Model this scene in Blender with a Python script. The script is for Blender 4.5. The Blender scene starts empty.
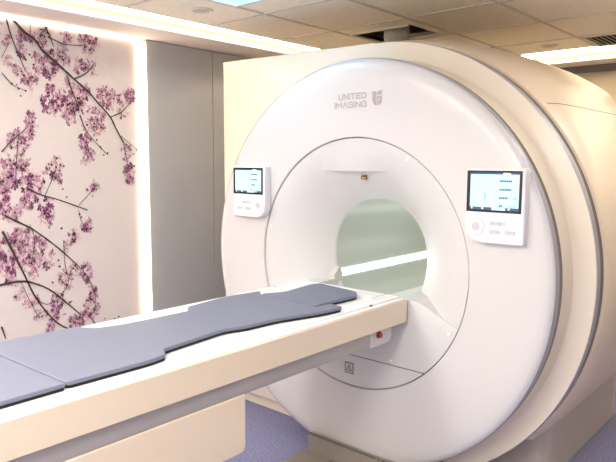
import bpy, bmesh, math, random
from mathutils import Vector, Matrix
random.seed(7)
sc = bpy.context.scene
COL = sc.collection
PI = math.pi

# ------------------------------------------------------------------ materials
def mat(name, col, rough=.5, metal=0, spec=.5, noise=None, bump=None, emit=None, estr=0, coat=0, vcol=False):
    m = bpy.data.materials.new(name); m.use_nodes = True
    nt = m.node_tree; b = nt.nodes['Principled BSDF']
    b.inputs['Base Color'].default_value = (*col, 1)
    b.inputs['Roughness'].default_value = rough
    b.inputs['Metallic'].default_value = metal
    b.inputs['Specular IOR Level'].default_value = spec
    b.inputs['Coat Weight'].default_value = coat
    if emit:
        b.inputs['Emission Color'].default_value = (*emit, 1)
        b.inputs['Emission Strength'].default_value = estr
    tc = nt.nodes.new('ShaderNodeTexCoord')
    if noise:                                   # (scale, other colour, low, high)
        n = nt.nodes.new('ShaderNodeTexNoise'); n.inputs['Scale'].default_value = noise[0]
        n.inputs['Detail'].default_value = 4
        r = nt.nodes.new('ShaderNodeValToRGB')
        r.color_ramp.elements[0].position = noise[2]; r.color_ramp.elements[1].position = noise[3]
        r.color_ramp.elements[0].color = (*noise[1], 1); r.color_ramp.elements[1].color = (*col, 1)
        nt.links.new(tc.outputs['Object'], n.inputs['Vector']); nt.links.new(n.outputs['Fac'], r.inputs['Fac'])
        nt.links.new(r.outputs['Color'], b.inputs['Base Color'])
    if bump:                                    # (scale, strength)
        n = nt.nodes.new('ShaderNodeTexNoise'); n.inputs['Scale'].default_value = bump[0]
        n.inputs['Detail'].default_value = 3
        u = nt.nodes.new('ShaderNodeBump'); u.inputs['Strength'].default_value = bump[1]; u.inputs['Distance'].default_value = .002
        nt.links.new(tc.outputs['Object'], n.inputs['Vector']); nt.links.new(n.outputs['Fac'], u.inputs['Height'])
        nt.links.new(u.outputs['Normal'], b.inputs['Normal'])
    if vcol:
        a = nt.nodes.new('ShaderNodeAttribute'); a.attribute_name = 'print'
        nt.links.new(a.outputs['Color'], b.inputs['Base Color'])
    return m

WHITE = mat('white_gloss_plastic', (.655, .65, .65), .25)
FLARE = mat('white_satin_plastic', (.64, .64, .64), .38)
IVORY = mat('ivory_plastic', (.82, .70, .54), .32)
BAND = mat('ivory_ring_plastic', (.81, .72, .60), .3)
BODYM = mat('ivory_body_plastic', (.80, .665, .51), .38)
BASEM = mat('ivory_base_shaded', (.54, .485, .43), .4)  # ivory darkened in its colour to stand for shade on the base
TRIML = mat('light_grey_trim', (.42, .42, .45), .4, .2)
TRIMD = mat('taupe_trim', (.13, .12, .11), .32, .4)
GAP = mat('seam_dark_grey', (.16, .15, .15), .7)  # dark grey of the joints, gaps and reveal strip
GREYP = mat('grey_plastic', (.48, .45, .415), .4)
UNDER = mat('light_grey_bracket', (.62, .59, .58), .4)
TABTOP = mat('white_table_top', (.93, .93, .93), .3)
BORE = mat('pale_green_liner', (.52, .545, .50), .3)
SCRF = mat('black_screen_frame', (.012, .014, .02), .15)
KEYS = mat('key_grey', (.56, .56, .60), .4)
PANELM = mat('panel_white', (.80, .79, .83), .35)
DIS = mat('display_pale_blue', (.3, .5, .55), .2, emit=(.62, .93, .97), estr=.62)
DISD = mat('display_navy', (.02, .05, .10), .3, emit=(.04, .10, .16), estr=.6)
DISB = mat('display_blue', (.1, .3, .6), .3, emit=(.25, .55, .85), estr=.9)
DISW = mat('display_white', (.8, .8, .8), .3, emit=(.95, 1, 1), estr=.7)
LOGOM = mat('logo_taupe', (.42, .38, .36), .4)
PADM = mat('grey_blue_vinyl', (.165, .183, .255), .55, bump=(260, .15))
PADB = mat('black_pad_base', (.012, .012, .014), .8)  # black inset layer beneath each cushion
RED = mat('red_button', (.26, .015, .02), .35)
BROWN = mat('brown_tag', (.13, .07, .035), .5)
GOLD = mat('tag_yellow', (.6, .45, .2), .5)
FLOORM = mat('blue_vinyl_floor', (.33, .345, .57), .6, noise=(110, (.17, .175, .32), .36, .62), bump=(200, .1))
WALLM = mat('grey_wall_laminate', (.44, .445, .46), .2, noise=(3, (.42, .425, .44), .3, .7))
WALLR = mat('taupe_wall_laminate', (.50, .45, .35), .3, noise=(3, (.47, .42, .33), .3, .7))
WALLD = mat('grey_side_wall_paint', (.42, .40, .38), .7)
WALLP = mat('cream_wall_paint', (.84, .81, .77), .8, bump=(80, .1))
SOFF = mat('cream_soffit', (.92, .82, .74), .7)
TILE = mat('ceiling_tile', (.93, .87, .75), .9, noise=(60, (.86, .80, .68), .35, .6), bump=(150, .3))
TBAR = mat('ceiling_bar', (.66, .61, .54), .6)
DARKV = mat('plenum_dark', (.035, .03, .028), .9)
DUCT = mat('quench_pipe_paint', (.62, .60, .54), .5, noise=(12, (.50, .48, .43), .3, .7))
STEEL = mat('plenum_metal', (.35, .33, .30), .4, .7)
TOE = mat('taupe_floor_plate', (.35, .32, .28), .35, .2)
LED = mat('warm_led', (1, .9, .75), .5, emit=(1, .83, .60), estr=5)
LEDC = mat('ceiling_led', (1, .9, .75), .5, emit=(1, .84, .62), estr=10)
LEDR = mat('rear_led', (1, .9, .75), .5, emit=(1, .82, .56), estr=13)
LEDB = mat('bore_led', (1, 1, 1), .5, emit=(.93, 1, .95), estr=8)
SKYP = mat('sky_panel_blue', (.3, .6, .8), .4, emit=(.22, .68, .95), estr=1.3, noise=(6, (.7, .9, 1), .35, .6))
LAMPW = mat('lamp_diffuser', (1, 1, 1), .5, emit=(1, .95, .88), estr=3)
CHROME = mat('downlight_trim', (.72, .68, .62), .35, .2)
MURAL = mat('mural_board', (.70, .625, .605), .35, noise=(1.5, (.68, .605, .585), .3, .7))
BARK = mat('printed_branch', (.055, .03, .035), .5)
PETAL = mat('printed_petals', (.6, .4, .5), .5, vcol=True)
BUD = mat('printed_buds', (.09, .03, .045), .5)
DOORM = mat('door_laminate', (.55, .47, .38), .45)
MARK = mat('sign_black', (.05, .045, .04), .5)
SIGNB = mat('sign_cream', (.60, .56, .48), .5)

# ------------------------------------------------------------------ mesh helpers
def tag(o, label=None, cat=None, group=None, kind=None):
    if label: o['label'] = label
    if cat: o['category'] = cat
    if group: o['group'] = group
    if kind: o['kind'] = kind
    return o
def empty(name, loc, label, cat, group=None):
    o = bpy.data.objects.new(name, None); COL.objects.link(o); o.location = loc
    o.empty_display_size = .1
    tag(o, label, cat, group); bpy.context.view_layer.update(); return o
def link(name, me, m, parent=None, smooth=True, ang=35):
    o = bpy.data.objects.new(name, me); COL.objects.link(o)
    for mm in (m if isinstance(m, (list, tuple)) else [m]): me.materials.append(mm)
    if smooth:
        me.shade_smooth(); me.set_sharp_from_angle(angle=math.radians(ang))
    if parent:
        o.parent = parent
        p = parent; t = Vector((0, 0, 0))
        while p: t += p.location; p = p.parent
        me.transform(Matrix.Translation(-t)) if me.users == 1 else None
    return o
def mesh(vs, fs, fix=True, mi=None):
    me = bpy.data.meshes.new('m'); me.from_pydata([tuple(v) for v in vs], [], fs)
    if mi:
        for i, k in enumerate(mi): me.polygons[i].material_index = k
    if fix:
        bm = bmesh.new(); bm.from_mesh(me); bmesh.ops.remove_doubles(bm, verts=bm.verts, dist=1e-6)
        bmesh.ops.recalc_face_normals(bm, faces=bm.faces); bm.to_mesh(me); bm.free()
    me.update(); return me
class MB:
    def __init__(s): s.v = []; s.f = []
    def add(s, vs, fs):
        n = len(s.v); s.v += [tuple(v) for v in vs]; s.f += [tuple(i + n for i in f) for f in fs]; return s
    def box(s, x0, x1, y0, y1, z0, z1):
        return s.add([(x, y, z) for z in (z0, z1) for y in (y0, y1) for x in (x0, x1)],
              [(0, 1, 3, 2), (4, 6, 7, 5), (0, 4, 5, 1), (1, 5, 7, 3), (3, 7, 6, 2), (2, 6, 4, 0)])
    def prism(s, poly, axis, a, b):
        def P(u, v, w): return (w, u, v) if axis == 'x' else (u, w, v) if axis == 'y' else (u, v, w)
        n = len(poly)
        return s.add([P(u, v, a) for u, v in poly] + [P(u, v, b) for u, v in poly],
              [tuple(range(n)), tuple(range(2 * n - 1, n - 1, -1))] + [(i, (i + 1) % n, n + (i + 1) % n, n + i) for i in range(n)])
    def cyl(s, c, r, axis, a, b, n=24, r2=None):
        r2 = r if r2 is None else r2
        def P(u, v, w): return (w, u, v) if axis == 'x' else (u, w, v) if axis == 'y' else (u, v, w)
        A = [P(c[0] + r * math.cos(2*PI*i/n), c[1] + r * math.sin(2*PI*i/n), a) for i in range(n)]
        B = [P(c[0] + r2 * math.cos(2*PI*i/n), c[1] + r2 * math.sin(2*PI*i/n), b) for i in range(n)]
        return s.add(A + B, [tuple(range(n)), tuple(range(2*n-1, n-1, -1))] + [(i, (i+1) % n, n + (i+1) % n, n + i) for i in range(n)])
    def tube(s, pts, r, n=10):
        pts = [Vector(p) for p in pts]; rings = []
        for i, p in enumerate(pts):
            d = (pts[min(i+1, len(pts)-1)] - pts[max(i-1, 0)]).normalized()
            a = d.cross(Vector((0, 0, 1)));
            if a.length < .1: a = d.cross(Vector((1, 0, 0)))
            a.normalize(); b = d.cross(a)
            rings.append([p + r * (a * math.cos(2*PI*k/n) + b * math.sin(2*PI*k/n)) for k in range(n)])
        vs = [v for R in rings for v in R]; fs = [tuple(range(n)), tuple(range(len(vs)-1, len(vs)-n-1, -1))]
        for i in range(len(rings)-1):
            fs += [(i*n+k, i*n+(k+1) % n, (i+1)*n+(k+1) % n, (i+1)*n+k) for k in range(n)]
        return s.add(vs, fs)
    def build(s, name, m, parent=None, bevel=0, seg=3, smooth=True, fix=True):
        o = link(name, mesh(s.v, s.f, fix), m, parent, smooth)
        if bevel:
            b = o.modifiers.new('b', 'BEVEL'); b.width = bevel; b.segments = seg; b.limit_method = 'ANGLE'; b.angle_limit = math.radians(40)
            b.harden_normals = False
        return o
def rnd(poly, r, n=5):
    """round every corner of a polygon; r is one radius or a list"""
    out = []; N = len(poly)
    for i in range(N):
        p = Vector(poly[i]); a = Vector(poly[i-1]); b = Vector(poly[(i+1) % N])
        ri = r[i] if isinstance(r, (list, tuple)) else r
        da, db = (a-p), (b-p); t = min(ri, da.length*.45, db.length*.45)
        s, e = p + da.normalized()*t, p + db.normalized()*t
        for k in range(n+1):
            u = k/n; q = s*(1-u)**2 + p*2*u*(1-u) + e*u*u; out.append((q.x, q.y))
    return out
def struct(o): o['kind'] = 'structure'; return o

# ------------------------------------------------------------------ room shell
ZC = 2.46; XL = -1.7; XR = 3.4; YB = -4.2; YF = 2.98; ZS = 2.40
struct(MB().box(XL-.1, XR+.1, YB-.1, YF+.1, -.05, 0).build('floor', FLOORM, smooth=False))
struct(MB().box(XL-.1, XL, YB-.1, YF+.1, 0, 2.7).build('wall_left', WALLP, smooth=False))
struct(MB().box(XR, XR+.1, YB, YF, 0, 2.7).build('wall_right', WALLD, smooth=False))
struct(MB().box(XL, XR, YB-.1, YB, 0, 2.7).build('wall_front', WALLP, smooth=False))
struct(MB().box(XL, XR+.1, YF, YF+.1, 0, 2.7).build('wall_back', WALLR, smooth=False))
# ceiling of lay-in tiles with one tile missing above the scanner (vent pipe opening)
HX0, HX1, HY0, HY1 = -.72, -.27, .93, 1.36
CX0, CX1, CY0, CY1 = -1.24, XR, YB, 2.46
c = MB()
for x0, x1, y0, y1 in ((CX0, HX0, CY0, CY1), (HX1, CX1, CY0, CY1), (HX0, HX1, CY0, HY0), (HX0, HX1, HY1, CY1)):
    c.box(x0, x1, y0, y1, ZC, ZC+.02)
c.box(XL, XR, YB, YF, 2.68, 2.72)
CEIL = struct(c.build('ceiling', TILE, smooth=False))
g = MB(); W = .0095
k = -3
xs = [.39 + .575*i for i in range(-2, 6)]; ys = [.76 + .62*i for i in range(-8, 3)]
for x in xs:
    if HX0 < x < HX1: g.box(x-W, x+W, CY0, HY0, ZC-.006, ZC); g.box(x-W, x+W, HY1, CY1, ZC-.006, ZC)
    elif CX0 < x < CX1: g.box(x-W, x+W, CY0, CY1, ZC-.006, ZC)
for y in ys:
    if HY0 < y < HY1: g.box(CX0, HX0, y-W, y+W, ZC-.0062, ZC); g.box(HX1, CX1, y-W, y+W, ZC-.0062, ZC)
    else: g.box(CX0, CX1, y-W, y+W, ZC-.0062, ZC)
struct(g.build('trim_1', TBAR, smooth=False))
# dropped perimeter soffits along the left and rear walls
struct(MB().box(XL, -1.36, YB, YF, ZS, ZS+.03).build('trim_2', SOFF, bevel=.004))
struct(MB().box(-1.36, XR, 2.70, YF, ZS, ZS+.03).build('trim_3', SOFF, bevel=.004))
struct(MB().box(-1.36, XR, YF-.03, YF, 2.345, ZS).build('trim_4', GAP))
struct(MB().box(XL, XL+.02, YB, YF, ZS+.03, 2.68).box(-1.25, -1.24, YB, 2.46, ZC+.02, 2.68).build('trim_5', SOFF))
# grey laminate wall panels between mural and scanner
def wallpanel(n, y0, y1):
    struct(MB().box(XL, XL+.022, y0, y1, .08, 2.395).build('trim_%d' % n, WALLM, bevel=.002))
wallpanel(6, -.047, .516); wallpanel(7, .522, 1.14); wallpanel(8, 1.146, 1.76); wallpanel(9, 1.766, 2.38); wallpanel(10, 2.386, 2.97)
struct(MB().box(XL, XL+.03, -.047, 2.97, 0, .078).build('baseboard_left', GREYP, bevel=.004))
# linear lights
def linlight(boxes, label, name='linear_ceiling_light', m=LEDC):
    e = empty(name, (boxes[0][0], boxes[0][2], boxes[0][4]), label, 'light')
    MB().box(*boxes[0]).build('diffuser', m, e, smooth=False)
    b = boxes[0]
    if 'rear' in label: return
    if b[1]-b[0] < b[3]-b[2]:
        MB().box(b[0]-.008, b[0], b[2], b[3], b[4]+.002, b[5]+.02).box(b[1], b[1]+.008, b[2], b[3], b[4]+.002, b[5]+.02).build('frame', TBAR, e, smooth=False)
    else:
        MB().box(b[0], b[1], b[2]-.008, b[2], b[4]+.002, b[5]+.02).box(b[0], b[1], b[3], b[3]+.008, b[4]+.002, b[5]+.02).build('frame', TBAR, e, smooth=False)
linlight([(-1.352, -1.258, YB+.1, 2.42, ZC-.003, ZC+.01)], 'long warm strip light recessed in the ceiling above the flower mural wall')
linlight([(-1.10, XR-.1, 2.50, 2.698, ZC-.005, ZC+.01)], 'warm strip light along the ceiling by the rear wall behind the scanner', m=LEDR)

# ------------------------------------------------------------------ mural
MY0, MY1, MZ0, MZ1 = -2.6, -.124, .25, 2.374
MX = XL + .014
mur = empty('wall_mural', (XL, -1.3, MZ0), 'large pale pink wall mural of purple blossom sprays on dark branches, edged by warm light', 'mural')
MB().box(XL+.001, MX, MY0, MY1, MZ0, MZ1).build('board', MURAL, mur, bevel=.002)
MB().box(XL+.003, XL+.034, MY1+.010, -.054, .26, 2.374).build('backlight_strip', LED, mur, smooth=False)
MB().box(XL+.003, XL+.030, MY0, MY1+.004, MZ1+.005, 2.393).build('backlight_strip', LED, mur, smooth=False)
MB().box(XL+.001, XL+.003, MY1+.001, -.049, MZ0, 2.395).box(XL+.001, XL+.003, MY0, MY1, MZ1+.001, 2.395).build('light_channel', TBAR, mur, smooth=False)

BR=[([(-0.939,2.424),(-0.861,2.334),(-0.789,2.29),(-0.75,2.239),(-0.693,2.195),(-0.633,2.15),(-0.56,2.093),(-0.497,2.046),(-0.449,2.007),(-0.393,1.95),(-0.322,1.878),(-0.286,1.812),(-0.231,1.718)],2.2,1),
([(-0.322,1.878),(-0.283,1.895),(-0.239,1.917),(-0.17,1.985)],0.8,0.5),
([(-0.554,2.094),(-0.494,2.124),(-0.453,2.158),(-0.432,2.191)],1,0.5),
([(-0.95,2.411),(-0.923,2.297),(-0.884,2.193),(-0.849,2.104)],1.3,0.6),
([(-0.743,2.408),(-0.705,2.336),(-0.678,2.266)],1.4,0.6),
([(-0.711,2.318),(-0.652,2.298),(-0.603,2.288),(-0.494,2.297)],1.1,0.6),
([(-0.69,2.395),(-0.758,2.322)],0.9,0.5),
([(-0.983,2.084),(-0.931,2.029),(-0.893,2.01),(-0.854,1.997)],0.6,0.4),
([(-0.979,2.165),(-0.931,2.258)],0.5,0.4),
([(-0.604,2.107),(-0.576,2.027),(-0.541,1.94)],1.2,0.6),
([(-0.53,1.881),(-0.494,1.791),(-0.456,1.744),(-0.39,1.677),(-0.349,1.64)],0.8,0.5),
([(-1.004,1.649),(-0.958,1.7),(-0.906,1.747),(-0.858,1.788)],0.8,0.5),
([(-0.874,1.444),(-0.788,1.401),(-0.697,1.373),(-0.572,1.325),(-0.5,1.296)],1.2,0.6),
([(-0.558,1.33),(-0.468,1.414),(-0.439,1.451)],0.6,0.4),
([(-0.77,1.394),(-0.723,1.488),(-0.69,1.559)],0.5,0.4),
([(-1.0,1.29),(-0.912,1.241),(-0.85,1.204),(-0.752,1.124),(-0.661,1.041),(-0.58,0.957)],1.4,0.8),
([(-1.021,1.206),(-0.966,1.075),(-0.909,0.939),(-0.851,0.799),(-0.765,0.667),(-0.699,0.598),(-0.635,0.56)],1.6,0.9),
([(-1.058,0.901),(-0.997,0.907),(-0.934,0.907),(-0.876,0.893),(-0.776,0.841),(-0.686,0.759),(-0.572,0.644)],1.8,0.8),
([(-1.053,0.663),(-1.034,0.589)],1.2,0.8),
([(-0.84,0.785),(-0.805,0.754),(-0.762,0.747),(-0.704,0.775),(-0.65,0.847),(-0.627,0.932)],0.5,0.4),
([(-0.58,0.957),(-0.522,0.886),(-0.478,0.783),(-0.468,0.684),(-0.512,0.607)],0.5,0.4),
([(-0.56,1.299),(-0.543,1.224),(-0.505,1.158)],0.5,0.4),
([(-0.906,1.747),(-0.924,1.605),(-0.936,1.463)],0.5,0.4),
([(-0.866,1.235),(-0.841,1.138),(-0.865,1.01)],0.5,0.4),
([(-0.525,0.635),(-0.472,0.567)],0.5,0.4),
([(-0.664,1.122),(-0.663,0.986),(-0.647,0.903)],0.5,0.4),
([(-0.801,2.399),(-0.824,2.285)],0.5,0.4),
([(-0.934,0.907),(-0.887,0.786),(-0.833,0.668)],0.5,0.4),
([(-0.231,1.718),(-0.212,1.608),(-0.193,1.53)],0.5,0.4),
([(-0.251,1.763),(-0.127,1.675)],0.4,0.3)]
CL=[(-0.957,2.389,4,5,1),(-0.865,2.251,5,13,2),(-0.958,2.265,4,6,1),(-0.765,2.304,8,8,1),(-0.7,2.166,9,14,2),(-0.723,2.327,7,7,0),(-0.582,2.331,5,6,1),(-0.454,2.326,9,11,1),(-0.512,2.176,6,8,1),(-0.433,2.161,3,7,0),(-0.619,2.21,6,6,0),(-0.947,2.147,4,4,0),(-0.833,2.077,7,8,1),(-0.709,1.963,9,13,3),(-0.579,1.955,12,17,2),(-0.499,2.015,7,7,2),(-0.343,1.997,10,11,1),(-0.162,2.024,6,7,3),(-0.243,2.012,5,6,1),(-0.594,1.889,9,9,1),(-0.424,1.856,10,13,1),(-0.498,1.693,6,18,3),(-0.225,1.911,5,7,0),(-0.218,1.654,6,9,0),(-0.193,1.51,6,10,2),(-0.834,1.812,5,13,3),(-0.902,1.707,8,10,2),(-0.98,1.588,4,5,3),(-0.922,1.52,6,13,3),(-0.98,1.476,7,10,1),(-0.82,1.484,9,8,3),(-0.859,1.392,8,10,3),(-0.993,1.324,7,12,3),(-0.938,1.303,5,6,1),(-0.762,1.299,7,12,3),(-0.683,1.571,4,9,0),(-0.74,1.535,4,4,2),(-0.68,1.499,3,5,1),(-0.446,1.445,5,5,1),(-0.503,1.221,3,5,1),(-0.933,1.17,5,8,3),(-0.977,1.087,11,15,2),(-0.813,1.1,6,9,3),(-0.87,1.023,10,13,1),(-0.763,1.01,5,8,1),(-1.01,0.964,7,8,2),(-0.605,1.147,6,6,2),(-0.504,1.177,4,7,3),(-0.64,1.083,3,4,0),(-0.661,0.899,6,12,0),(-0.601,0.928,5,7,0),(-0.522,0.899,6,9,2),(-0.472,0.776,5,9,2),(-0.489,0.674,8,10,1),(-0.547,0.607,8,8,1),(-0.607,0.599,7,6,1),(-0.718,0.733,7,14,3),(-0.762,0.605,4,12,3),(-0.948,0.844,4,6,0),(-0.864,0.771,6,7,1),(-0.82,0.69,6,6,0),(-0.777,2.168,5,10,1),(-0.641,2.253,6,6,0),(-0.899,2.109,4,5,1),(-1.016,1.409,5,12,2),(-0.894,1.143,8,10,1),(-0.895,1.605,6,8,1)]
BD=[(-0.698,1.499),(-0.657,1.432),(-0.634,1.383),(-0.738,1.582),(-0.542,1.255),(-0.554,1.274),(-0.931,2.029),(-0.903,2.026),(-0.893,2.005),(-0.854,1.997),(-0.884,1.966),(-0.495,1.421),(-0.501,1.427),(-0.463,1.382),(-0.445,1.663),(-0.422,1.732),(-0.39,1.677),(-0.349,1.652),(-0.377,1.639),(-0.396,1.689),(-0.135,1.675),(-0.112,1.688),(-0.121,1.622),(-0.159,1.648),(-0.306,0.581),(-0.408,0.587),(-0.336,0.573),(-0.486,0.576),(-0.846,2.171),(-0.822,2.201),(-0.801,2.148),(-0.696,0.965),(-0.701,1.003),(-0.744,0.873),(-0.641,0.733),(-0.628,0.737),(-0.528,0.727),(-0.674,1.196),(-0.645,1.57),(-0.72,1.577),(-0.687,1.618),(-0.745,2.352),(-0.563,2.334),(-0.449,2.279),(-0.691,2.247),(-0.625,2.198),(-0.505,2.182)]

LAMPS=[(-.5,-2.4,30),(1.0,-2.4,24),(2.4,-2.6,8),(-.2,-3.6,32),(1.3,-3.6,34),(1.62,.55,6)]  # last panel is unseen, added to brighten the scanner body
EXPO=.19
SX = MX + .0006
KX = (MX - XL)      # the board stands KX proud of the wall the layout was measured on
m = MB()
for pts, w0, w1 in BR:
    P = [Vector((0, y, z)) for y, z in pts]
    # smooth the line a little
    Q = []
    for i in range(len(P)-1):
        p0, p1, p2, p3 = P[max(i-1, 0)], P[i], P[i+1], P[min(i+2, len(P)-1)]
        for k in range(4):
            t = k/4
            Q.append(.5*((2*p1)+(p2-p0)*t+(2*p0-5*p1+4*p2-p3)*t*t+(3*p1-p0-3*p2+p3)*t**3))
    Q.append(P[-1]); vs = []; n = len(Q)
    for i, q in enumerate(Q):
        d = (Q[min(i+1, n-1)]-Q[max(i-1, 0)]).normalized(); nn = Vector((0, -d.z, d.y))
        w = .0040*(w0+(w1-w0)*i/(n-1))*random.uniform(.8, 1.25)
        vs += [Vector((SX+.0062, 0, 0))+q+nn*w, Vector((SX+.0062, 0, 0))+q-nn*w]
    m.add(vs, [(2*i, 2*i+1, 2*i+3, 2*i+2) for i in range(n-1)])
m.build('printed_branches', BARK, mur, smooth=False, fix=False)
PAL = [[(.70, .54, .56), (.64, .47, .51), (.58, .40, .46), (.72, .59, .59)],
       [(.66, .42, .50), (.55, .31, .42), (.74, .54, .58), (.42, .20, .31), (.30, .15, .22)],
       [(.55, .27, .42), (.44, .19, .34), (.66, .42, .52), (.30, .11, .23), (.20, .07, .14)],
       [(.40, .15, .31), (.31, .10, .24), (.52, .25, .40), (.62, .38, .50), (.18, .05, .12)]]
pv, pf, pc, bu = [], [], [], MB(); lay = 0
CL2 = [(cy, cz, rx*1.12, ry*1.1, 0, .55) for cy, cz, rx, ry, t in CL] + [(cy, cz, rx, ry, t, 1) for cy, cz, rx, ry, t in CL]
for cy, cz, rx, ry, tone, dens in CL2:
    nfl = max(3, int(rx*ry/4.6*dens))
    for i in range(nfl):
        a = random.uniform(0, 2*PI); rr = math.sqrt(random.random())
        fy = cy + math.cos(a)*rr*rx*.0064*1.02; fz = cz + math.sin(a)*rr*ry*.0062*1.02
        if not (MY0+.01 < fy < MY1-.012 and MZ0+.01 < fz < MZ1-.008): continue
        fr = random.uniform(.012, .026)*(1.25 if dens < 1 else 1); base = random.choice(PAL[tone]); ph = random.uniform(0, 2*PI); sq = random.uniform(.55, 1)
        base = [ch*.92+.08*sum(base)/3 for ch in base]; base[0] = min(1, base[0]*1.06); lay += 1; x = SX + .0002 + lay*1.6e-6
        for p in range(random.choice((4, 5, 6))):
            th = ph + p*2*PI/5.5 + random.uniform(-.25, .25); L = fr*random.uniform(.7, 1.35); Wd = fr*random.uniform(.2, .42)
            fz_ = random.uniform(.55, 1.15); col = [max(.02, min(1, ch*fz_*random.uniform(.97, 1.03))) for ch in base]
            out = [(0, 0), (.35*L, -.6*Wd), (.75*L, -Wd), (1.0*L, -.45*Wd), (.9*L, 0), (1.02*L, .5*Wd), (.72*L, Wd), (.35*L, .6*Wd)]
            n0 = len(pv)
            for u, v in out:
                pv.append((x, min(MY1-.002, fy + (u*math.cos(th)-v*math.sin(th))*sq), min(MZ1-.002, fz + u*math.sin(th)+v*math.cos(th)))); pc.append((*col, 1))
            pf.append(tuple(range(n0, n0+8)))
        if dens == 1 and random.random() < .5:
            r = random.uniform(.003, .0065); X = SX + .0058
            bu.add([(X, fy + r*math.cos(k*PI/3), fz + r*1.3*math.sin(k*PI/3)) for k in range(6)], [tuple(range(6))])
        if random.random() < .18:      # thin dark stamens
            a2 = random.uniform(0, 2*PI); l = fr*.9; X = SX + .0058; d = Vector((math.cos(a2), math.sin(a2))); nn = Vector((-d.y, d.x))*.0011
            bu.add([(X, fy+nn.x, fz+nn.y), (X, fy-nn.x, fz-nn.y), (X, fy+d.x*l-nn.x, fz+d.y*l-nn.y), (X, fy+d.x*l+nn.x, fz+d.y*l+nn.y)], [(0, 1, 2, 3)])
for y, z in BD:
    r = random.uniform(.0045, .0075)
    bu.add([(SX+.0058, y + r*math.cos(k*PI/4), z + r*math.sin(k*PI/4)) for k in range(8)], [tuple(range(8))])
me = mesh(pv, pf, False)
at = me.color_attributes.new('print', 'FLOAT_COLOR', 'POINT')
for i, cc in enumerate(pc): at.data[i].color = cc
link('printed_blossoms', me, PETAL, mur, smooth=False)
bu.build('printed_buds', BUD, mur, smooth=False, fix=False)

# ------------------------------------------------------------------ scanner
S = empty('mri_scanner', (0, .6, 0), 'large white ring shaped MRI scanner with a round tunnel and ivory housing', 'scanner')
NA = 288
AN = sorted(set([2*PI*i/NA for i in range(NA)] + [math.atan2(2.232-1.08, -1.197) % (2*PI), math.atan2(-1.0, -1.197) % (2*PI)]))
C0 = 1.08
def loft(rings, close=False):
    """rings: list of functions a -> (x,y,z); returns verts, faces"""
    n = len(AN); vs = [f(a) for f in rings for a in AN]; fs = []
    for i in range(len(rings)-1):
        fs += [(i*n+k, i*n+(k+1) % n, (i+1)*n+(k+1) % n, (i+1)*n+k) for k in range(n)]
    return vs, fs
def circ(r, y, cz=C0): return lambda a: (r*math.cos(a), y, cz + r*math.sin(a))
def mouth(r, y, cz, q):
    def f(a):
        s = min(0, math.sin(a)); k = r + q*min(.055*s*s/.28*.28*1.0, .03); return (k*math.cos(a), y, cz + k*math.sin(a))
    return f
def ring(name, prof, m, parent=S, cz=C0, zmin=None):
    vs, fs = loft([circ(r, y, cz) for r, y in prof])
    return MB().add(vs, fs).build(name, m, parent)
# face disc between the inner groove and the edge
fc = ring('front_cover', [(.648, .06), (.646, .028), (.650, .022), (.70, .019), (.80, .010), (.90, .004), (.94, .003), (.975, .005), (1.0, .010), (1.014, .016), (1.019, .021)], WHITE)
ring('cover_edge_trim', [(1.019, .021), (1.026, .0225), (1.030, .030), (1.030, .058)], TRIML, fc)
ring('cover_edge_band', [(1.030, .058), (1.0265, .059), (1.0265, .108)], TRIMD, fc)
ring('cover_seam', [(.630, .052), (.652, .052)], GAP, fc)
# neck and outer housing face
ZB = .10
def R_out(a, r=1.133, y=0):
    cs, sn = math.cos(a), math.sin(a); c = []
    if sn < 0: c.append((C0-ZB)/-sn)
    if cs < 0:
        c.append((1.197)/-cs)
        if sn > .1: c.append((r+.004)/(sn + .0125*cs))
    else: c.append(r)
    return min(c)
def orr(d, y, r=1.133):
    return lambda a: ((R_out(a, r)+d)*math.cos(a), y, C0 + (R_out(a, r)+d)*math.sin(a))
vs, fs = loft([circ(1.0265, .100), circ(1.030, .15), circ(1.040, .188), circ(1.058, .200), orr(-.012, .200), orr(-.004, .203)])
hf = MB().add(vs, fs).build('housing_front', BAND, S)
vs, fs = loft([orr(-.004, .203), orr(0, .209), orr(0, .243)])
MB().add(vs, fs).build('housing_edge_trim', TRIML, hf)
vs, fs = loft([orr(0, .243), orr(-.003, .245), orr(-.003, .30)])
MB().add(vs, fs).build('housing_edge_band', TRIMD, hf)
# barrel body behind
ZBB = .30
def bodyr(d, k, hump):
    def f(a):
        cs, sn = math.cos(a), math.sin(a)
        dd = abs(((a - PI/2 + PI) % (2*PI)) - PI)              # angle from the top
        t = max(0, min(1, (math.radians(44)-dd)/math.radians(6))); t = t*t*(3-2*t)
        r = 1.165*k + d + hump*t
        if sn < 0: r = min(r, (C0-ZBB)/-sn)
        return r
    return f
def bring(y, d, k=1, hump=0.0):
    f = bodyr(d, k, hump); return lambda a: (f(a)*math.cos(a), y, C0+f(a)*math.sin(a))
vs, fs = loft([bring(.28, -.10), bring(.295, -.024), bring(.32, -.012, 1, .0), bring(.45, -.003, 1, .014), bring(.60, 0, 1, .030), bring(.9, 0, 1, .037), bring(1.35, 0, 1, .038), bring(1.50, -.002, 1, .038), bring(1.60, -.006, 1, .036), bring(1.625, -.008, 1, .030), bring(1.640, -.009, 1, 0),
  bring(1.72, -.03, 1), bring(1.80, -.06), bring(1.84, -.11), bring(1.85, -.8)])
body = MB().add(vs, fs).build('body_housing', BODYM, S)
sa = math.atan2(1.874-C0, .852)
sm = MB()
pts = []
for y, d in ((.322, -.012), (.45, -.003), (.60, 0), (.9, 0), (1.35, 0), (1.5, -.002)): pts.append((1.165+d+.0013, y))
vs = []
for rr, y in pts: vs += [(rr*math.cos(sa-.0021), y, C0+rr*math.sin(sa-.0021)), (rr*math.cos(sa+.0021), y, C0+rr*math.sin(sa+.0021))]
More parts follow.
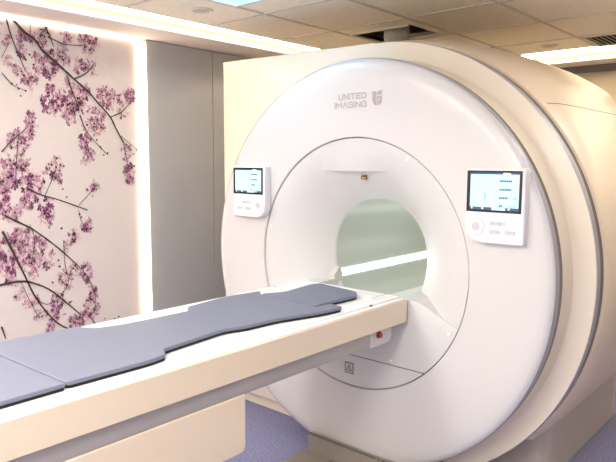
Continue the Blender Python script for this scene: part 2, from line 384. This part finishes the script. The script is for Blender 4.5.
sm.add(vs, [(2*i, 2*i+1, 2*i+3, 2*i+2) for i in range(len(pts)-1)]).build('body_seam', GAP, body, smooth=False)
# floor base
pl = rnd([(-.858, .50), (.858, .50), (.858, 1.65), (-.858, 1.65)], [.10, .10, .02, .02], 8)
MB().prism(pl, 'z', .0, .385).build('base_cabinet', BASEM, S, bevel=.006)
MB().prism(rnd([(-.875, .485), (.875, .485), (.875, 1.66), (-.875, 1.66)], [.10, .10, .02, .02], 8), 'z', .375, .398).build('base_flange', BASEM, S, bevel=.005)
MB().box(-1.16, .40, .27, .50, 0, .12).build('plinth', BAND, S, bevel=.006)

# tunnel flare
RB = .300; RG = .640
def fl_r(t): return RB + (RG-RB)*t
def fl_cz(t): return 1.11 - .03*t
def fl_y(t): return .03 + .22*(1-t)**1.9
def yflare(x, z):
    lo, hi = 0, 1
    for _ in range(30):
        t = (lo+hi)/2
        if math.hypot(x, z-fl_cz(t)) > fl_r(t): lo = t
        else: hi = t
    return fl_y(lo)
T = [0] + [(i/26)**1.25 for i in range(1, 27)]
vs, fs = loft([mouth(RB-.002, .262, 1.11, 1)] + [mouth(fl_r(t), fl_y(t), fl_cz(t), 1-t) for t in T] + [circ(RG+.0030, .034), circ(RG+.0030, .06)])
fl = MB().add(vs, fs).build('tunnel_flare', FLARE, S)
# brow above the tunnel
nu, nv = 40, 18; vs = []; ZV = 1.556
for j in range(nv+2):
    for i in range(nu+1):
        u = -1 + 2*i/nu; x = -.028 + .245*u
        ztop = C0 + math.sqrt(RG**2 - x*x) - .012
        if j == 0: z = ZV + .004; off = .004
        else:
            v = (j-1)/nv; z = ZV + v*(ztop-ZV); off = -.045*(1-u*u)**2.4*(1-v)**1.6 + .0012
            if v >= .999 or abs(u) > .999: off = .003
        vs.append((x, yflare(x, z)+off, z))
fs = [(j*(nu+1)+i, j*(nu+1)+i+1, (j+1)*(nu+1)+i+1, (j+1)*(nu+1)+i) for j in range(nv+1) for i in range(nu)]
MB().add(vs, fs).build('flare_brow', FLARE, fl)
b = MB().box(-.02, .017, .108, .112, 1.513, 1.535); b.build('laser_label', BROWN, fl)
MB().box(-.014, .011, .1065, .108, 1.519, 1.523).box(-.018, -.010, .1065, .108, 1.530, 1.545).build('laser_label_mark', GOLD, fl, smooth=False)
# lower panel (table bay) under the flare
def arcpts(z0, z1, r, side, n=24):
    a0 = math.asin((z0-C0)/r); a1 = math.asin((z1-C0)/r)
    return [(side*r*math.cos(a0+(a1-a0)*i/n), C0+r*math.sin(a0+(a1-a0)*i/n)) for i in range(n+1)]
RP = .6415
CR = [(.0, .842), (.2645, .842), (.2655, .945), (.37, .9445), (.405, .936), (.482, .896), (.551, .866), (.585, .850), (.600, .838), (.6405, .80)]
def crest(x):
    x = abs(x)
    for (x0, z0), (x1, z1) in zip(CR, CR[1:]):
        if x <= x1: return z0 + (z1-z0)*(x-x0)/(x1-x0)
    return .78
def bot(x): return .6035 if abs(x) < math.sqrt(RP*RP-(C0-.6035)**2) else C0 - math.sqrt(max(0, RP*RP-x*x))
half = [i*.2645/8 for i in range(9)] + [.2655 + i*(.6405-.2655)/40 for i in range(41)]
xsb = [-x for x in reversed(half[1:])] + half
vs = []
for x in xsb:
    zb = bot(x); zt = max(zb+.001, min(crest(x), C0-1e-3))
    vs += [(x, .027, zb), (x, .027, zt-.007), (x, .029, zt-.002), (x, .036, zt), (x, .285, zt), (x, .285, zb)]
n = len(xsb); fs = [(i*6+k, i*6+(k+1) % 6, (i+1)*6+(k+1) % 6, (i+1)*6+k) for i in range(n-1) for k in range(6)]
fs += [tuple(range(6)), tuple(range(6*n-1, 6*n-7, -1))]
MB().add(vs, fs).build('table_bay_panel', FLARE, S)
poly = arcpts(.4425, .5985, RP, 1) + list(reversed(arcpts(.4425, .5985, RP, -1)))
ap = MB().prism(poly, 'y', .0265, .08).build('access_panel', FLARE, S, bevel=.0006)
MB().box(-.424, .424, .0285, .05, .594, .608).build('access_panel_seam', GAP, ap, smooth=False)
# ledges into the tunnel and bore
bt = [mouth(RB, .255, 1.11, 1), mouth(RB, .30, 1.11, 1), mouth(RB, 1.80, 1.11, 1)]
vs, fs = loft(bt)
bore = MB().add(vs, fs).build('bore_tunnel', BORE, S)
MB().box(-.11, .11, .30, 1.8, .815, .825).build('bore_floor', BORE, bore)
MB().box(.264, .31, .20, .285, .93, .945).build('bore_ledge', FLARE, bore)
MB().prism([(.20, .93), (.20, .972), (.243, 1.010), (.252, 1.010), (.278, .972), (.278, .93)], 'x', -.30, -.262).build('strip_end_cap', UNDER, bore, bevel=.003)
def wallstrip(z0, z1, y0, y1, d=.004):
    v = []; n = 6
    for i in range(n+1):
        z = z0+(z1-z0)*i/n; s_ = (z-1.11)/RB; rr_ = RB + .055*s_*s_; x = math.sqrt((rr_-d)**2-(z-1.11)**2)
        v += [(-x, y0, z), (-x, y1, z)]
    return MB().add(v, [(2*i, 2*i+1, 2*i+3, 2*i+2) for i in range(n)])
wallstrip(.955, .990, .265, 1.78).build('bore_light', LEDB, bore)
s2 = wallstrip(.955, .990, .265, 1.78); s2.v = [(-x, y, z) for x, y, z in s2.v]; s2.build('bore_light', LEDB, bore)
wallstrip(.869, .873, .265, 1.78, .003).build('bore_seam', GAP, bore)
# small cover screws
for x, z, nm in ((.306, 1.615, 1), (.594, 1.239, 1), (.555, .819, 0), (.242, .624, 0), (-.306, 1.615, 1), (-.594, 1.239, 1)):
    y = yflare(x, z) if nm else .027
    MB().cyl((x, z), .007, 'y', y-.004, y+.006, 14, .0075).build('cover_screw', TABTOP, S)
# warning plate
w = MB().box(-.046, .010, .025, .031, .499, .558).build('warning_plate', MARK, ap)
MB().box(-.0415, .0055, .0245, .027, .5035, .5535).build('warning_plate_face', SIGNB, w)
tri = MB().add([(-.0375, .024, .513), (.0015, .024, .513), (-.018, .024, .549)], [(0, 1, 2)])
tri.build('warning_triangle', MARK, w, smooth=False)
MB().add([(-.031, .0236, .517), (-.005, .0236, .517), (-.018, .0236, .541)], [(0, 1, 2)]).box(-.035, -.001, .0235, .0245, .506, .509).build('warning_triangle_inner', SIGNB, w, smooth=False)
MB().box(-.0195, -.0165, .0230, .0234, .524, .535).box(-.0195, -.0165, .0230, .0234, .519, .522).build('exclamation_mark', MARK, w, smooth=False)

# logo on the face
def textmesh(body, x0, x1, z0, z1, y, name, parent, m, off=.004):
    cu = bpy.data.curves.new('t', 'FONT'); cu.body = body; cu.offset = off; cu.extrude = 0; cu.resolution_u = 3
    to = bpy.data.objects.new('t', cu); COL.objects.link(to)
    bpy.context.view_layer.update()
    dg = bpy.context.evaluated_depsgraph_get()
    me = bpy.data.meshes.new_from_object(to.evaluated_get(dg)); bpy.data.objects.remove(to)
    X = [v.co.x for v in me.vertices]; Y = [v.co.y for v in me.vertices]
    for v in me.vertices:
        v.co = (x0+(v.co.x-min(X))/(max(X)-min(X))*(x1-x0), 0, z0+(v.co.y-min(Y))/(max(Y)-min(Y))*(z1-z0))
        v.co.y = facey(v.co.x, v.co.z) - .0010
    return link(name, me, m, parent, smooth=False)
FP = [(.65, .022), (.70, .019), (.80, .010), (.90, .004), (.94, .003), (.975, .005)]
def facey(x, z):
    r = math.hypot(x, z-C0)
    for (r0, y0), (r1, y1) in zip(FP, FP[1:]):
        if r <= r1: return y0 + (y1-y0)*(r-r0)/(r1-r0)
    return .005
YL = 0
G = {'U': [[(0, 1), (0, .22), (.2, 0), (.8, 0), (1, .22), (1, 1)]], 'N': [[(0, 0), (0, 1), (1, 0), (1, 1)]], 'I': [[(.5, 0), (.5, 1)]],
     'T': [[(0, 1), (1, 1)], [(.5, 1), (.5, 0)]], 'E': [[(1, 1), (0, 1), (0, 0), (1, 0)], [(0, .5), (.85, .5)]], 'D': [[(0, 0), (0, 1), (.7, 1), (1, .75), (1, .25), (.7, 0), (0, 0)]],
     'M': [[(0, 0), (0, 1), (.5, .35), (1, 1), (1, 0)]], 'A': [[(0, 0), (.5, 1), (1, 0)]], 'G': [[(1, .85), (.8, 1), (.2, 1), (0, .8), (0, .2), (.2, 0), (1, 0), (1, .5), (.55, .5)]]}
def lettering(word, x0, x1, z0, z1, th):
    wd_ = [.0 if ch == 'I' else 1.2 if ch == 'M' else 1 for ch in word]; gap = .42
    tot = sum(wd_)+gap*(len(word)-1); u = (x1-x0-th)/tot; x = x0+th/2; mb = MB()
    for ch, w in zip(word, wd_):
        for line in G[ch]:
            P = [Vector((x+(px*w*u if ch != 'I' else 0), 0, z0+th/2+pz*(z1-z0-th))) for px, pz in line]
            for p, q in zip(P, P[1:]):
                d = (q-p).normalized(); nn = Vector((-d.z, 0, d.x))*th/2; e = d*th*.42
                qd = [p-e+nn, p-e-nn, q+e-nn, q+e+nn]
                mb.add([(v.x, facey(v.x, v.z)-.0010, v.z) for v in qd], [(0, 1, 2, 3)])
        x += (w+gap)*u
    mb.build('maker_lettering', LOGOM, S, smooth=False)
lettering('UNITED', -.092, .082, 1.911, 1.9415, .0062)
lettering('IMAGING', -.118, .083, 1.870, 1.9005, .0062)
lm = MB()
def flat(p): lm.add([(x, facey(x, z)-.0011, z) for x, z in p], [tuple(range(len(p)))])
flat([(.117, 1.944), (.142, 1.938), (.142, 1.873), (.130, 1.877), (.120, 1.887), (.117, 1.900)])
flat([(.1455, 1.936), (.1455, 1.924), (.174, 1.924), (.174, 1.944), (.160, 1.944)])
flat([(.1455, 1.918), (.1455, 1.873), (.1505, 1.8735), (.1505, 1.903), (.158, 1.903), (.158, 1.918)])
flat([(.161, 1.918), (.174, 1.918), (.174, 1.899), (.171, 1.887), (.163, 1.879), (.1535, 1.8745), (.1535, 1.899), (.161, 1.899)])
lm.build('maker_emblem', LOGOM, S, smooth=False)

# control panels on the face
def cpanel(x0, x1, z0, z1, mir):
    W_ = x1-x0
    X = (lambda u: x0+u*W_) if not mir else (lambda u: x1-u*W_)
    r = [.012, .012, .012, .085] if not mir else [.012, .012, .085, .012]
    f = -.034
    hp = rnd([(x1, z0), (x1, z1), (x0, z1), (x0, z0)] if not mir else [(x0, z0), (x0, z1), (x1, z1), (x1, z0)], [.012, .012, .012, .085], 8)
    h = MB().prism(hp, 'y', f, .018).build('control_panel', PANELM, S, bevel=.006)
    sz0, sz1 = z0+.132, z1-.010
    sx0, sx1 = x0+.006, x1-.014
    MB().box(sx0, sx1, f-.003, f+.004, sz0, sz1).build('screen_frame', SCRF, h, bevel=.002)
    dx0, dx1, dz0, dz1 = sx0+.017, sx1-.011, sz0+.010, sz1-.013
    q = f-.0036
    MB().box(dx0, dx1, q, q+.002, dz0, dz1).build('display', DIS, h, smooth=False)
    DW, DH = dx1-dx0, dz1-dz0
    def bx(mb, u0, u1, v0, v1, dq=.0005): mb.box(dx0+u0*DW, dx0+u1*DW, q-dq, q, dz0+v0*DH, dz0+v1*DH)
    n = MB(); bx(n, 0, .46, 0, .075); bx(n, .74, 1, 0, .075)
    for v, u in ((.80, .86), (.57, .85), (.34, .78), (.12, .68)):
        k = .61
        while k < u: bx(n, k, min(k+.028, u), v-.025, v+.03); k += .036
    bx(n, .0, .66, .985, 1.03); bx(n, .84, 1, .985, 1.03)
    n.build('display_text', DISD, h, smooth=False)
    n = MB()
    for k in range(4): bx(n, .80+k*.045 if False else .80+k*.04, .83+k*.04, .09, .14)
    bx(n, .89, .97, .31, .37)
    pts = [(.31, .52), (.325, .50), (.325, .46), (.345, .42), (.345, .32), (.33, .26), (.33, .16), (.30, .16), (.30, .26), (.285, .32), (.285, .42), (.30, .46), (.30, .50)]
    n.add([(dx0+u*DW, q-.0009, dz0+v*DH) for u, v in pts], [tuple(range(len(pts)))])
    n.build('display_figure', DISB, h, smooth=False)
    n = MB(); bx(n, .25, .38, .10, .42, .0006); bx(n, .03, .06, .02, .06, .0008); bx(n, .25, .29, .02, .06, .0008); bx(n, .79, .83, .02, .06, .0008)
    for k in range(4): bx(n, .68+k*.04, .705+k*.04, 1.0, 1.03, .0008)
    n.build('display_highlight', DISW, h, smooth=False)
    # dial and keys
    cx, cz = X(.20 if not mir else .205), z0+.070
    d = MB().cyl((cx, cz), .036, 'y', f-.003, f+.004, 40).build('dial_ring', PANELM, h, bevel=.0015)
    MB().cyl((cx, cz), .0385, 'y', f-.0012, f+.002, 40).build('dial_groove', KEYS, h)
    MB().cyl((cx, cz), .018, 'y', f-.005, f, 32).build('dial_button', KEYS, h, bevel=.001)
    for a in range(4):
        MB().cyl((cx+.027*math.cos(a*PI/2), cz+.027*math.sin(a*PI/2)), .003, 'y', f-.0036, f, 8).build('dial_mark', KEYS, h)
    for u, v, wd in ((.44, .086, .020), (.53, .086, .020), (.61, .086, .020), (.44, .050, .020), (.53, .050, .020), (.69, .050, .020), (.78, .050, .020)):
        xx = X(u); s = -1 if mir else 1; a, bb = sorted((xx, xx+s*wd))
        MB().box(a, bb, f-.0022, f+.002, z0+v-.008, z0+v+.008).build('key', KEYS, h, bevel=.001)
    return h
cpanel(.646, .908, 1.263, 1.579, False)
cpanel(-.846, -.583, 1.284, 1.577, True)

# toe kick and floor plate under the face
tk = MB().prism(rnd([(-.262, 0), (.45, 0), (.45, .118), (-.262, .118)], [.03, .002, .002, .02], 5), 'y', -.02, .26).build('toe_panel', TOE, S, bevel=.004)
MB().box(-.25, .45, -.026, -.018, .112, .122).build('toe_seam', GAP, tk)
MB().prism(rnd([(-.285, -1.2), (.45, -1.2), (.45, -.005), (-.285, -.005)], .02), 'z', .0, .012).build('floor_plate', TOE, tk, bevel=.003)
for x in (.20, .225):
    MB().cyl((x, .118), .006, 'y', -.028, -.02, 12).build('toe_screw', STEEL, tk)
# quench pipe up into the ceiling
q = MB().cyl((-.50, 1.14), .086, 'z', 2.15, 2.645, 32).cyl((-.50, 1.14), .094, 'z', 2.385, 2.40, 32)
q.build('quench_pipe', DUCT, S, bevel=.004)

# ------------------------------------------------------------------ patient table
Tb = empty('patient_table', (0, -1.4, 0), 'long ivory patient table with white top docked to the scanner tunnel', 'table')
Y0, Y1 = -2.40, .006
fr = MB().prism([(-.34, .842), (.34, .842), (.34, .948), (.336, .953), (-.336, .953), (-.34, .948)], 'y', Y0, Y1).build('side_frame', IVORY, Tb, bevel=.003)
MB().box(-.334, .334, Y0+.01, Y1-.004, .9525, .956).build('top_rim', TABTOP, Tb, bevel=.0015)
MB().box(-.306, .306, Y0+.02, Y1-.006, .9555, .9568).build('top_groove', KEYS, Tb, smooth=False)
ct = MB().prism([(-.303, .950), (.303, .950), (.303, .960), (.296, .962), (-.296, .962), (-.303, .960)], 'y', Y0+.03, Y1-.008).build('tabletop', TABTOP, Tb, bevel=.001)
dt = MB()
for x, y in ((.305, -.241), (-.305, -.231)):
    MB().cyl((x, y), .007, 'z', .955, .962, 12).build('rim_screw', TRIMD, Tb)
for u, (x0, x1, y0, y1) in enumerate(((.222, .232, -.12, .0), (.255, .258, -.16, -.05), (.10, .23, -.062, -.058), (.24, .243, -.33, -.2))):
    dt.box(x0, x1, y0, y1, .9615, .9623)
dt.build('tabletop_mark', KEYS, ct, smooth=False)
MB().prism([(-.32, .845), (-.32, .785), (-.313, .772), (.313, .772), (.32, .785), (.32, .845)], 'y', Y0+.05, -.262).build('undercarriage', GREYP, Tb, bevel=.002)
MB().prism([(-2.2, .845), (-2.2, .80)] + [(-.262, .766), (-.12, .766), (-.097, .782), (-.097, .845)], 'x', .314, .330).build('release_bracket', TABTOP, Tb, bevel=.003) if False else None
br = MB().prism(rnd([(-.262, .844), (-.262, .768), (-.125, .768), (-.097, .786), (-.097, .844)], [.002, .002, .01, .006, .002]), 'x', -.322, .322).build('end_bracket', UNDER, Tb, bevel=.003)
bt2 = MB().cyl((-.202, .820), .017, 'x', .322, .325, 24).build('button_collar', MARK, br)
MB().cyl((-.202, .820), .0145, 'x', .324, .338, 24, .0125).build('emergency_button', RED, br, bevel=.002)
MB().prism(rnd([(-2.25, .775), (-2.25, .556), (-1.022, .556), (-1.022, .775)], [.01, .03, .03, .01]), 'x', -.318, .318).build('skirt', IVORY, Tb, bevel=.006)
MB().box(-.22, .22, -2.1, -1.42, .03, .56).build('column', IVORY, Tb, bevel=.02)
MB().box(-.26, .26, -2.2, -1.32, .0, .035).build('foot', GREYP, Tb, bevel=.008)

# ------------------------------------------------------------------ pads
def pad(poly, r, label, name='table_pad', z=.9632, grp=None):
    p = rnd(poly, r, 6); cx = sum(a for a, b in p)/len(p); cy = sum(b for a, b in p)/len(p)
    e = empty(name, (cx, cy, z), label, 'pad')
    s = [(cx+(a-cx)*.985, cy+(b-cy)*.996) for a, b in p]
    MB().prism(s, 'z', z, z+.009).build('base_layer', PADB, e, smooth=False)
    MB().prism(p, 'z', z+.009, z+.022).build('cushion', PADM, e, bevel=.004)
main = [(.282, -1.672), (.288, -1.40), (.277, -1.333), (.222, -1.300), (.214, -1.25), (.183, -1.0), (.212, -.92), (.222, -.76), (.283, -.545), (.290, -.43), (.215, -.418), (.205, -.508),
        (-.152, -.487), (-.205, -.440), (-.236, -.62), (-.200, -.878), (-.138, -.905), (-.150, -1.215), (-.178, -1.320), (-.250, -1.355), (-.262, -1.65), (-.13, -1.690)]
pad(main, [.02, .02, .015, .012, .03, .05, .03, .05, .05, .012, .02, .004, .004, .02, .05, .012, .010, .03, .02, .02, .04, .05], 'longest grey blue pad with notched edges in the middle of the patient table')
up = [(.198, -.502), (.186, -.405), (.196, -.20), (.150, -.140), (-.115, -.098), (-.136, -.150), (-.105, -.375), (-.145, -.450), (-.150, -.482)]
pad(up, [.004, .02, .03, .03, .02, .03, .04, .02, .004], 'short grey blue head pad on the table end nearest the tunnel')
pad([(.297, -2.3), (.288, -1.6765), (-.13, -1.6945), (-.268, -1.657), (-.272, -2.3)], [.015, .006, .03, .02, .015], 'grey blue foot pad at the left frame edge beyond the long pad')

# ------------------------------------------------------------------ ceiling fittings
def downlight(x, y, label, on=False):
    e = empty('downlight', (x, y, ZC), label, 'light')
    n = 32; vs = []; prof = [(.064, 0), (.064, -.005), (.058, -.008), (.048, -.004), (.046, .0), (.030, .018)]
    prof = [(r, min(h, -.001)) for r, h in prof]
    for r, h in prof: vs += [(x+r*math.cos(2*PI*k/n), y+r*math.sin(2*PI*k/n), ZC+h) for k in range(n)]
    fs = [(i*n+k, i*n+(k+1) % n, (i+1)*n+(k+1) % n, (i+1)*n+k) for i in range(len(prof)-1) for k in range(n)]
    MB().add(vs, fs).build('trim_ring', CHROME, e)
    MB().cyl((x, y), .044, 'z', ZC-.004, ZC-.001, 28).build('lens', DUCT, e)
downlight(-.972, -.146, 'round downlight in the ceiling left of the blue sky panel')
downlight(.136, 2.20, 'round downlight in the ceiling above the rear of the scanner')
sp = empty('sky_light_panel', (-.65, -.35, ZC), 'glowing blue sky light panel at the top edge of the ceiling', 'light')
MB().box(-.735, -.205, -.68, -.10, ZC-.012, ZC-.002).build('frame', TBAR, sp, bevel=.002)
MB().box(-.715, -.225, -.66, -.12, ZC-.0135, ZC-.011).build('diffuser', SKYP, sp, smooth=False)
sl = bpy.data.lights.new('sky_panel_lamp', 'AREA'); sl.shape = 'SQUARE'; sl.size = .48; sl.energy = 3.5; sl.color = (.45, .72, 1)
slo = bpy.data.objects.new('sky_panel_lamp', sl); COL.objects.link(slo); slo.parent = sp; slo.location = (.18, -.04, -.03)
def vent(x0, x1, y0, y1, label):
    e = empty('ceiling_vent', ((x0+x1)/2, (y0+y1)/2, ZC), label, 'vent')
    MB().box(x0, x1, y0, y1, ZC-.004, ZC-.001).build('backing', DARKV, e, smooth=False)
    f = MB(); f.box(x0, x1, y0, y0+.018, ZC-.014, ZC-.002).box(x0, x1, y1-.018, y1, ZC-.014, ZC-.002).box(x0, x0+.018, y0, y1, ZC-.014, ZC-.002).box(x1-.018, x1, y0, y1, ZC-.014, ZC-.002)
    f.build('frame', TBAR, e, bevel=.002)
    k = x0+.035
    while k < x1-.03:
        MB().prism([(k, ZC-.005), (k+.004, ZC-.004), (k+.020, ZC-.016), (k+.016, ZC-.017)], 'y', y0+.018, y1-.018).build('louver', TBAR if x0 > 0 else STEEL, e, smooth=False); k += .034
vent(.42, .94, 2.0, 2.42, 'louvered ceiling vent at the top right above the rear strip light')
vent(-.42, -.20, 1.99, 2.28, 'small louvered ceiling vent just above the scanner housing edge')
# opening above the scanner: dark void with pipework
struct(MB().box(HX0-.02, HX0, HY0-.02, HY1+.02, ZC+.02, 2.68).box(HX1, HX1+.02, HY0-.02, HY1+.02, ZC+.02, 2.68).box(HX0, HX1, HY0-.02, HY0, ZC+.02, 2.68).box(HX0, HX1, HY1, HY1+.02, ZC+.02, 2.68).box(HX0, HX1, HY0, HY1, 2.66, 2.68).build('trim_11', DARKV, smooth=False))
pp = empty('ceiling_pipework', (-.5, 1.2, 2.5), 'metal pipes and hangers inside the dark ceiling opening above the scanner', 'pipe')
MB().tube([(HX0+.002, 1.28, 2.54), (-.60, 1.28, 2.53), (-.55, 1.28, 2.50), (-.55, 1.28, 2.66)], .018).build('bent_pipe', STEEL, pp)
MB().tube([(-.46, HY0+.002, 2.57), (-.46, HY1-.002, 2.57)], .014).build('straight_pipe', STEEL, pp)
MB().tube([(-.64, 1.02, 2.47), (-.64, 1.02, 2.66)], .008).build('hanger_rod', STEEL, pp)
MB().tube([(HX0+.002, 1.33, 2.49), (HX1-.002, 1.33, 2.49)], .012).build('cross_pipe', STEEL, pp)
struct(MB().box(HX0, HX1, HY0-.012, HY0, ZC-.012, ZC+.02).box(HX0-.012, HX0, HY0, HY1, ZC-.012, ZC+.02).build('trim_12', TBAR))

# ------------------------------------------------------------------ unseen ceiling light panels; the right-hand one is added for the scanner body
def troffer(x, y, w, h, e_, label, grp):
    e = empty('ceiling_light_panel', (x, y, ZC), label, 'light', grp)
    MB().box(x-w/2-.015, x+w/2+.015, y-h/2-.015, y+h/2+.015, ZC-.010, ZC-.001).build('frame', TBAR, e, bevel=.002)
    MB().box(x-w/2, x+w/2, y-h/2, y+h/2, ZC-.013, ZC-.009).build('diffuser', LAMPW, e, smooth=False)
    l = bpy.data.lights.new('panel_lamp', 'AREA'); l.shape = 'RECTANGLE'; l.size = w; l.size_y = h; l.energy = e_; l.color = (1, .93, .84)
    o = bpy.data.objects.new('panel_lamp', l); COL.objects.link(o); o.parent = e; o.location = (0, 0, -.02)
for x, y, en in LAMPS:
    troffer(x, y, .56, 1.1, en, 'white ceiling light panel over the room in front of the scanner, outside the frame' if y < 0 else 'added light panel to the right of the scanner, outside the frame, brightening its body', 'ceiling light panels in front of the scanner' if y < 0 else None)

# ------------------------------------------------------------------ world, camera, view
wd = bpy.data.worlds.new('w'); sc.world = wd; wd.use_nodes = True
wd.node_tree.nodes['Background'].inputs[0].default_value = (.9, .92, 1, 1); wd.node_tree.nodes['Background'].inputs[1].default_value = .3
cam = bpy.data.cameras.new('camera'); co = bpy.data.objects.new('camera', cam); COL.objects.link(co)
cam.sensor_fit = 'HORIZONTAL'; cam.sensor_width = 36; cam.lens = 619.66/616*36; cam.clip_start = .02
yaw, pit, rol = [math.radians(v) for v in (-41.33974, -6.39884, .24523)]
fwd = Vector((math.sin(yaw)*math.cos(pit), math.cos(yaw)*math.cos(pit), math.sin(pit)))
rt = Vector((math.cos(yaw), -math.sin(yaw), 0)); up_ = rt.cross(fwd)
r2 = math.cos(rol)*rt + math.sin(rol)*up_; u2 = -math.sin(rol)*rt + math.cos(rol)*up_
M = Matrix((r2, u2, -fwd)).transposed().to_4x4(); M.translation = Vector((1.90059, -2.48690, 1.60373)); co.matrix_world = M
sc.camera = co
vs_ = sc.view_settings; vs_.view_transform = 'Standard'; vs_.look = 'None'; vs_.gamma = 1; vs_.use_curve_mapping = False; vs_.exposure = EXPO
